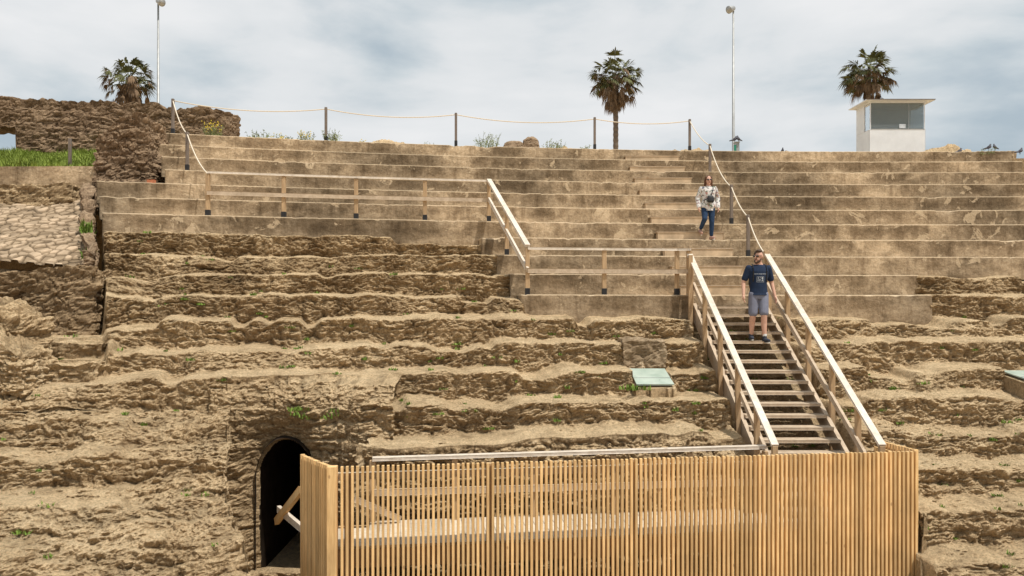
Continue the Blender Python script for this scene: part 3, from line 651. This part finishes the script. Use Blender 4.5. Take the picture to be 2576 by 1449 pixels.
# ---------------- palms
def palm(px,d,zc,seed,s=1.,lean=0.,sk=10):
    random.seed(seed); x=(px-1288)*d/F
    e=empty('palm_tree',(x,d,4.4),'fan palm with a ragged crown over hanging dead fronds','palm tree','fan palms')
    g=G(); P_=[];R_=[]
    n=50
    for i in range(n+1):
        t=i/n; P_.append((x+lean*math.sin(t*2),d,4.2+(zc-4.2)*t)); R_.append(.13-.02*t+.018*(i%2)+(.08*max(0,t-.85)*3))
    g.tube(P_,R_,10); g.obj('trunk',PTRUNK,e)
    def frond(g,el,az,pl_,rad_,nl,droop,spread,lo=-.4):
        dv=Vector((math.cos(el)*math.cos(az),math.cos(el)*math.sin(az),math.sin(el)))
        c0=Vector((P_[-1][0],d,zc))+Vector((0,0,random.uniform(lo,.15)))*s; c1=c0+dv*pl_; c1.z-=droop*.2
        sd=dv.cross(Vector((0,0,1))).normalized() if abs(dv.z)<.98 else Vector((1,0,0))
        w_=sd*.014; g.add([c0-w_,c0+w_,c1+w_,c1-w_],[[0,1,2,3]])
        f=(dv+Vector((0,0,-droop*.5))).normalized(); u=sd.cross(f).normalized()
        tl=random.uniform(-.9,.9); sd2=(sd*math.cos(tl)+u*math.sin(tl))
        for j in range(nl):
            a=spread*(j/(nl-1)-.5)*2; q=(f*math.cos(a)+sd2*math.sin(a)).normalized(); r=rad_*random.uniform(.75,1.1)*(1-.25*abs(a)/spread)
            pw=q.cross(u).normalized()*.036*s
            m1=c1+q*r*.6; m1.z-=droop*.04; t_=c1+q*r; t_.z-=droop*.2+random.uniform(0,.1)
            g.add([c1,m1-pw,t_,m1+pw],[[0,1,2,3]])
    g=G(); h=G()
    for i in range(54):
        frond(g,math.asin(random.uniform(-.3,.97)),random.uniform(0,6.28),random.uniform(.5,1.02)*s,random.uniform(.48,.65)*s,14,random.uniform(.2,.9),1.3)
    for i in range(44):
        frond(h,math.radians(random.uniform(-62,35)),random.uniform(0,6.28),random.uniform(.45,1.0)*s,random.uniform(.35,.5)*s,10,random.uniform(.7,1.5),.8)
    for i in range(sk):
        frond(h,math.radians(random.uniform(-85,-55)),random.uniform(0,6.28),random.uniform(.4,.8)*s,random.uniform(.35,.5)*s,9,.9,.5,-.7)
    g.obj('crown',PALMG,e); h.obj('dead_fronds',PALMB,e)
palm(1549,40,11.25,4,1.06,0,18); palm(320,40,11.1,5,1.04,.1,18); palm(2187,40,11.5,6,1.06,-.05)
random.seed(11)
# ---------------- kiosk
kx0,kx1,ky0,ky1=12.40,14.32,28.,29.1
e=empty('ticket_kiosk',(13.3,28.9,4.4),'small white guard kiosk with glazed windows and flat overhanging roof','kiosk')
box('lower_wall',kx0,kx1,ky0,ky0+.06,4.3,5.98,WHITE,e,.006); box('lower_wall',kx1-.06,kx1,ky0+.062,ky1,4.3,5.98,WHITE,e)
box('side_wall',kx0,kx0+.05,ky0+.062,ky1,4.3,5.98,WHITE,e); box('side_wall',kx0,kx0+.05,ky0+.45,ky1,5.982,6.90,WHITE,e)
box('window_pane',kx0+.02,kx0+.03,ky0+.06,ky0+.45,5.985,6.90,WGLASS,e,0)
box('back_wall',kx0+.052,kx1-.062,ky1-.06,ky1,4.3,6.90,plain('grey_panel',(.50,.53,.55),.6,.08),e)
for xx_,yy_ in ((kx0+.03,ky0+.03),(kx1-.02,ky0+.03),(kx1-.02,ky1-.03)): beam('corner_frame',(xx_,yy_,5.982),(xx_,yy_,6.90),.03,.03,WHITE,e)
beam('window_frame',(kx0+.05,ky0+.02,5.995),(kx1-.04,ky0+.02,5.995),.05,.025,METAL,e); beam('window_frame',(kx0+1.35,ky0+.025,6.01),(kx0+1.35,ky0+.025,6.9),.015,.015,METAL,e)
box('window_pane',kx0+.06,kx1-.06,ky0+.035,ky0+.045,6.01,6.90,WGLASS,e,0); box('window_pane',kx1-.04,kx1-.03,ky0+.06,ky1-.06,6.003,6.90,WGLASS,e,0)
box('roof',kx0-.2,kx1+.24,ky0-.2,ky1+.2,6.955,6.98,WHITE,e); box('ceiling',kx0-.02,kx1+.02,ky0-.02,ky1+.02,6.902,6.953,WHITE,e)
box('roof_edge',kx0-.21,kx1+.25,ky0-.215,ky0-.202,6.97,6.99,DARK,e,0)
box('notice',13.42,13.64,ky0+.005,ky0+.014,6.03,6.17,PRINT,e,0)
x,y=on_arc(2530,76.); o=rockbox('concrete_block',x-.45,x+.35,y,y+.5,4.3,4.72,.05,.25,5,CONCL); tag(o,'broken pale concrete block on the top edge','block')
fx,fy=on_arc(2560,76.5); e=empty('metal_railing',(fx,fy,4.3),'low white metal railing at the seating edge','railing')
for z in (4.35,4.5): beam('rail',(fx-.8,fy,z),(fx+2.5,fy-.3,z),.03,.03,WHITE,e)
for i in range(5): beam('post',(fx-.7+i*.7,fy-.05*i,4.1),(fx-.7+i*.7,fy-.05*i,4.5),.03,.03,WHITE,e)
x,y=on_arc(381,RK(6)+.4); tag(box('brick',x-.08,x+.08,y-.06,y+.06,ZK(6),ZK(6)+.12,BRICK),'loose red bricks on a seating ledge','brick')
# ---------------- pigeons
def pigeon(x,y,z,yaw):
    g=G(); g.ell([(0,.02,.05,.012,.012)]+[(0,.0,.07,.035,.05),(0,-.01,.10,.045,.07),(0,-.02,.13,.04,.06),(0,-.04,.165,.02,.025),(0,-.045,.19,.018,.02),(0,-.045,.205,.010,.012)],10)
    g.cone((0,.02,.09),(0,.17,.055),.035,.012,8); g.cone((0,-.06,.19),(0,-.09,.185),.008,.002,6)
    for s in (-1,1): g.cone((s*.015,0,0),(s*.015,0,.07),.005,.006,6)
    o=g.obj('pigeon',PIG,None,True); o.location=(x,y,z); o.rotation_euler=(0,0,yaw); tag(o,'dark grey pigeon perched on the top edge','pigeon',group='perched pigeons')
for px,R,z,yw in ((2413,75.6,4.55,1.2),(2487,76.,4.74,1.),(2503,76.2,4.78,-1.2),(2566,75.6,4.54,1.5),(1968,76.2,4.68,0)):
    x,y=on_arc(px,R); pigeon(x,y,z,yw)
pigeon((1848-1288)*26.1/F,26.1,5.16,1.2); pigeon((1857-1288)*26.1/F,26.05,5.16,-1.)
# ---------------- people
def hand(g,w_,dv,side,fw,k=1.):
    w_=Vector(w_);dv=Vector(dv).normalized();fw=Vector(fw).normalized()
    c=w_+dv*.05*k
    g.cone(w_,w_+dv*.085*k,.024*k,.030*k); g.sph(c+dv*.01,(.024*k,.034*k,.045*k))
    for i,(o,l) in enumerate(((.030,.070),(.011,.080),(-.009,.074),(-.028,.058))):
        a=w_+dv*.085*k+fw*o*k; inw=Vector((-side,0,0)); b_=a+dv*l*.5*k+inw*.006; c_=b_+dv*l*.45*k+inw*.018
        g.limb([a,b_,c_],[.0095*k,.009*k,.0075*k])
    a=w_+dv*.03*k+fw*.024*k; b_=a+dv*.03*k+fw*.022*k; g.limb([a,b_,b_+dv*.028*k+fw*.004],[.012*k,.010*k,.008*k])
def head(g,c,turn,k=1.):
    R=Matrix.Rotation(turn,3,'Z'); c=Vector(c)
    def T_(p): return c+R@(Vector(p)*k)
    g.sph(c+Vector((0,.008,.02)),(.076*k,.094*k,.10*k),16,12); g.sph(T_((0,-.022,-.045)),(.056*k,.062*k,.07*k),14,10)
    g.limb([T_((0,-.088,.015)),T_((0,-.108,-.02))],[.010*k,.016*k]); g.sph(T_((0,-.078,-.095)),.022*k)
    for s in (-1,1): g.sph(T_((s*.078,.01,-.005)),(.013*k,.022*k,.033*k)); g.sph(T_((s*.03,-.08,-.055)),(.02*k,.012*k,.014*k))
    return T_
def person(loc,man):
    g=G()
    if man:
        hc=Vector((0,-.02,1.605)); sh=[Vector((s*.185,0,1.385)) for s in(-1,1)]; el=[Vector((-.275,.04,1.12)),Vector((.265,.05,1.11))]; wr=[Vector((-.30,-.05,.88)),Vector((.305,-.02,.865))]
        hp=[Vector((-.092,0,.88)),Vector((.092,0,.88))]; kn=[Vector((-.115,-.03,.48)),Vector((.075,-.10,.49))]; an=[Vector((-.12,.06,.10)),Vector((.085,-.11,.06))]
        tor=[(0,0,.82,.13,.09),(0,0,.90,.160,.108),(0,0,1.0,.148,.10),(0,0,1.1,.142,.10),(0,0,1.22,.165,.112),(0,0,1.33,.18,.11),(0,0,1.40,.16,.085),(0,0,1.45,.09,.065),(0,-.01,1.50,.058,.058),(0,-.015,1.54,.055,.058)]
        ra=(.052,.042,.028); rl=(.088,.058,.037); turn=-.9
    else:
        hc=Vector((0,-.03,1.40)); sh=[Vector((s*.155,0,1.205)) for s in(-1,1)]; el=[Vector((-.23,.05,.98)),Vector((.235,.05,.98))]; wr=[Vector((-.235,-.05,.77)),Vector((.22,-.07,.76))]
        hp=[Vector((-.08,0,.76)),Vector((.08,0,.76))]; kn=[Vector((-.11,-.13,.48)),Vector((.075,-.05,.42))]; an=[Vector((-.15,.12,.27)),Vector((.07,-.02,.08))]
        tor=[(0,0,.71,.11,.09),(0,0,.78,.155,.11),(0,0,.86,.14,.10),(0,0,.95,.12,.09),(0,0,1.05,.135,.105),(0,0,1.15,.15,.10),(0,0,1.215,.13,.078),(0,0,1.26,.075,.058),(0,-.01,1.30,.047,.048),(0,-.02,1.34,.045,.048)]
        ra=(.044,.036,.025); rl=(.082,.052,.034); turn=.05
    k=1. if man else .93
    g.ell(tor); T_=head(g,hc,turn,k)
    for i,s in enumerate((-1,1)):
        g.limb([sh[i],el[i],wr[i]],ra); hand(g,wr[i],(wr[i]-el[i]),s,(0,-1,0),k)
        g.limb([hp[i],kn[i],kn[i].lerp(an[i],.35)+Vector((0,.02,0)),an[i]],(rl[0],rl[1],rl[1]*.98,rl[2])); 
        dvt=Vector((s*.02,-.15,-.055)) if not(not man and s<0) else Vector((0,-.12,-.10))
        g.limb([an[i]-Vector((0,-.03,.04)),an[i]+dvt],(.032,.024))
    body=g.remesh('person',SKIN,None,.0075,2); body.location=loc
    P=body
    g=G(); ex=.016 if man else .028
    z0=.86 if man else .72
    rr=[t for t in tor if t[2]>=z0-.01 and t[2]<(1.47 if man else 1.27)]
    rr=[(rr[0][0],0,rr[0][2]-.03,rr[0][3]+ex+.012,rr[0][4]+ex+.015)]+[(a,b_,z,rx+ex,ry+ex) for a,b_,z,rx,ry in rr]
    g.ell(rr)
    for i in(0,1):
        if man: g.limb([sh[i],sh[i].lerp(el[i],.72)],(.066,.064))
        else: g.limb([sh[i],el[i],wr[i]],(.062,.062,.045))
    shirt=g.remesh('t_shirt' if man else 'blouse',NAVY if man else FLORAL,P,.009,4)
    g=G(); g.ell([(0,0,(.80 if man else .69),.15 if man else .13,.11),(0,0,(.86 if man else .76),.172 if man else .16,.120),(0,0,(.95 if man else .82),.158 if man else .148,.112)])
    for i in(0,1):
        if man: g.limb([hp[i],hp[i].lerp(kn[i],.86)],(.10,.088))
        else: g.limb([hp[i],kn[i],kn[i].lerp(an[i],.9)],(.09,.062,.046))
    g.remesh('shorts' if man else 'jeans',GREYB if man else DENIM,P,.009,3)
    for i,s in enumerate((-1,1)):
        g=G(); a=an[i]; tip=Vector((s*.025,-.16,-.045)) if (man or s>0) else Vector((0,-.10,-.12))
        g.limb([a-Vector((0,-.035,.045)),a+tip*.5-Vector((0,0,.02)),a+tip],(.045,.043,.034))
        if man: g.limb([a-Vector((0,0,.01)),a+Vector((0,0,.03))],(.043,.042))
        sh_=g.remesh('shoe',SHOE if man else plain('sandal',(.34,.20,.16),.8),P,.008,2)
        g=G(); zb=min(v.co.z for v in sh_.data.vertices)
        g.limb([a+Vector((0,.045,zb-a.z+.012)),a+Vector((tip.x,tip.y-.01,zb-a.z+.012))] if (man or s>0) else [a-Vector((0,-.03,.08)),a+tip-Vector((0,0,.03))],(.02,.02)); g.remesh('sole',SOLE,P,.008,1)
    if man:
        for i in (0,1):
            g=G(); g.limb([an[i]+Vector((0,0,.03)),an[i]+Vector((0,.0,.06))],(.041,.041)); g.remesh('sock',SOLE,P,.01,1)
    g=G(); c=hc
    if man:
        g.sph(c+Vector((0,.028,.048)),(.084,.092,.088),16,12); g.sph(c+Vector((-.01,-.035,.105)),(.062,.055,.035)); 
        g.remesh('hair',HAIR,P,.009,1)
        g=G(); 
        for s in (-1,1): g.limb([T_((s*.064,-.02,-.045)),T_((s*.050,-.055,-.09)),T_((0,-.080,-.118))],(.014,.019,.024))
        g.limb([T_((-.028,-.092,-.045)),T_((.028,-.092,-.045))],(.007,.007)); g.remesh('beard',HAIR,P,.008,1)
    else:
        g.sph(c+Vector((0,.022,.03)),(.083,.092,.092),16,12)
        for s in(-1,1): g.limb([c+Vector((s*.055,-.02,.07)),c+Vector((s*.078,.01,-.02)),c+Vector((s*.075,.02,-.13)),c+Vector((s*.06,.0,-.21))],(.028,.026,.03,.018))
        g.limb([c+Vector((0,.06,0)),c+Vector((0,.06,-.2))],(.06,.05)); g.remesh('hair',plain('auburn_hair',(.10,.045,.02),.6,.4,50),P,.009,1)
    for s in (-1,1):
        g=G(); g.sph(T_((s*.031,-.084,.008)),(.012,.01,.009),8,6); g.obj('eye',SOLE,P,True,wl=False)
    g=G()
    for s in (-1,1): g.sph(T_((s*.034,-.096,.006)),(.029*k,.010,.019*k)); g.limb([T_((s*.062,-.085,.012)),T_((s*.082,.0,.012))],(.004,.004))
    g.limb([T_((-.02,-.101,.012)),T_((.02,-.101,.012))],(.004,.004)); g.obj('sunglasses',GLASSB,P,True,wl=False)
    g=G(); g.sph(T_((0,-.097,-.058)),(.022*k,.008,.007*k)); g.obj('mouth',LIP,P,True,wl=False)
    if man:
        bv=BVHTree.FromPolygons([v.co for v in shirt.data.vertices],[p.vertices[:] for p in shirt.data.polygons])
        def proj(V,off=.004):
            out=[]
            for x_,z_ in V:
                h_=bv.ray_cast(Vector((x_,-1,z_)),Vector((0,1,0)))[0]; out.append((x_,(h_.y if h_ else -.12)-off,z_))
            return out
        cu=bpy.data.curves.new('txt','FONT'); cu.body='FAITH YOUR FAITH'; cu.size=.030; cu.align_x='CENTER'; to=bpy.data.objects.new('txt',cu); COL.objects.link(to)
        dg=bpy.context.evaluated_depsgraph_get(); me=bpy.data.meshes.new_from_object(to.evaluated_get(dg)); bpy.data.objects.remove(to)
        V=[(v.co.x*.85,v.co.y+1.262) for v in me.vertices]; Fc=[list(p.vertices) for p in me.polygons]; mk('shirt_lettering',proj(V),Fc,PRINT,P,wl=False)
        g=G()
        def bar(x0,x1,z0,z1):
            x0*=.8;x1*=.8; z0=1.17+(z0-1.17)*.8;z1=1.17+(z1-1.17)*.8
            n=max(1,int((x1-x0)/.02)); V=[];Fc=[]
            for i in range(n+1): V+=[(x0+(x1-x0)*i/n,z0),(x0+(x1-x0)*i/n,z1)]
            for i in range(n): Fc.append([2*i,2*i+2,2*i+3,2*i+1])
            g.add(proj(V),Fc)
        for b4 in ((-.085,.085,1.232,1.237),(-.085,.085,1.105,1.11),(-.085,-.08,1.11,1.232),(.08,.085,1.11,1.232),(-.06,-.04,1.19,1.215),(-.02,.015,1.2,1.21),(.03,.06,1.18,1.22),(-.06,-.05,1.13,1.175),(-.035,.01,1.15,1.165),(-.02,-.01,1.125,1.145),(.025,.065,1.13,1.145),(.04,.055,1.15,1.172)): bar(*b4)
        g.obj('shirt_emblem',PRINT,P,wl=False)
        g=G()
        for s in (-1,1):
            pp=[]
            for z_ in np.linspace(1.13,1.44,9):
                h_=bv.ray_cast(Vector((s*.125,-1,z_)),Vector((0,1,0)))[0]; pp.append((s*.125,(h_.y if h_ else -.06)-.006,z_))
            pp.append((s*.11,.05,1.465)); g.tube(pp,.012,6)
        g.obj('backpack_strap',BLACK,P,True,wl=False)
        g=G(); g.ell([(0,.17,1.0,.12,.06),(0,.18,1.1,.14,.075),(0,.17,1.3,.13,.07),(0,.15,1.42,.09,.04)]); g.remesh('backpack',BLACK,P,.01,3)
    else:
        g=G(); g.ell([(0.02,-.165,.86,.07,.035),(0.02,-.17,.9,.085,.045),(.02,-.165,.98,.08,.04),(.02,-.155,1.02,.06,.03)]); g.remesh('waist_bag',BLACK,P,.009,3)
        g=G(); g.tube([(.02,-.16,.98),(.05,-.155,1.08),(.09,-.125,1.18),(.10,-.03,1.27)],.010,6); g.tube([(-.05,-.15,.96),(-.13,-.08,.92)],.01,6); g.obj('bag_strap',BLACK,P,True,wl=False)
    return P
mn=person(Vector((4.70,15.41,-.74)),True); tag(mn,'bearded man in navy t-shirt and grey shorts descending the timber stairs','person')
wm=person(Vector((4.63,19.08,ZK(3)+.0)),False); tag(wm,'woman in floral blouse and blue jeans walking down the steps','person')
# ---------------- world, sun, camera
sd=Vector((.36,-.31,1.0)).normalized()
W=bpy.data.worlds.new('World'); S.world=W; W.use_nodes=True; nt=W.node_tree; bg=nt.nodes['Background']
sky=nd(nt,'ShaderNodeTexSky',sky_type='NISHITA',sun_disc=False,sun_elevation=math.asin(sd.z),sun_rotation=math.atan2(sd.x,sd.y),air_density=1.,dust_density=2.)
tc=nd(nt,'ShaderNodeTexCoord').outputs['Generated']
mp=mapv(nt,tc,(1.3,1.3,4.2)); n1=noise(nt,mp,1.9,7,.52,.25); n2=noise(nt,mapv(nt,tc,(1,1,2.6)),5.5,5,.5,.1)
s_=mth(nt,'ADD',mth(nt,'MULTIPLY',n1,.75),mth(nt,'MULTIPLY',n2,.25))
cl=ramp(nt,s_,[(.38,(5.2,6.15,6.8)),(.45,(6.8,7.5,7.9)),(.52,(8.4,8.7,8.9)),(.62,(9.5,9.6,9.7))])
cover=ramp(nt,n1,[(.30,.82),(.5,.97)])
c=mix(nt,cover,sky.outputs[0],cl); nt.links.new(c,bg.inputs[0]); bg.inputs[1].default_value=.09
sl=bpy.data.lights.new('sun','SUN'); sl.energy=4.5; sl.angle=math.radians(1.6); sl.color=(1,.945,.86); so=bpy.data.objects.new('sun',sl); COL.objects.link(so); so.rotation_euler=(-sd).to_track_quat('-Z','Y').to_euler()
cam=bpy.data.cameras.new('camera'); cam.sensor_width=36; cam.lens=F/2576*36; cam.shift_y=35.5/2576; cam.clip_end=4000; cam.clip_start=.1
co_=bpy.data.objects.new('camera',cam); COL.objects.link(co_); co_.location=(0,0,0); co_.rotation_euler=(math.pi/2,0,0); S.camera=co_
S.view_settings.view_transform='Standard'; S.view_settings.look='None'; S.view_settings.exposure=0
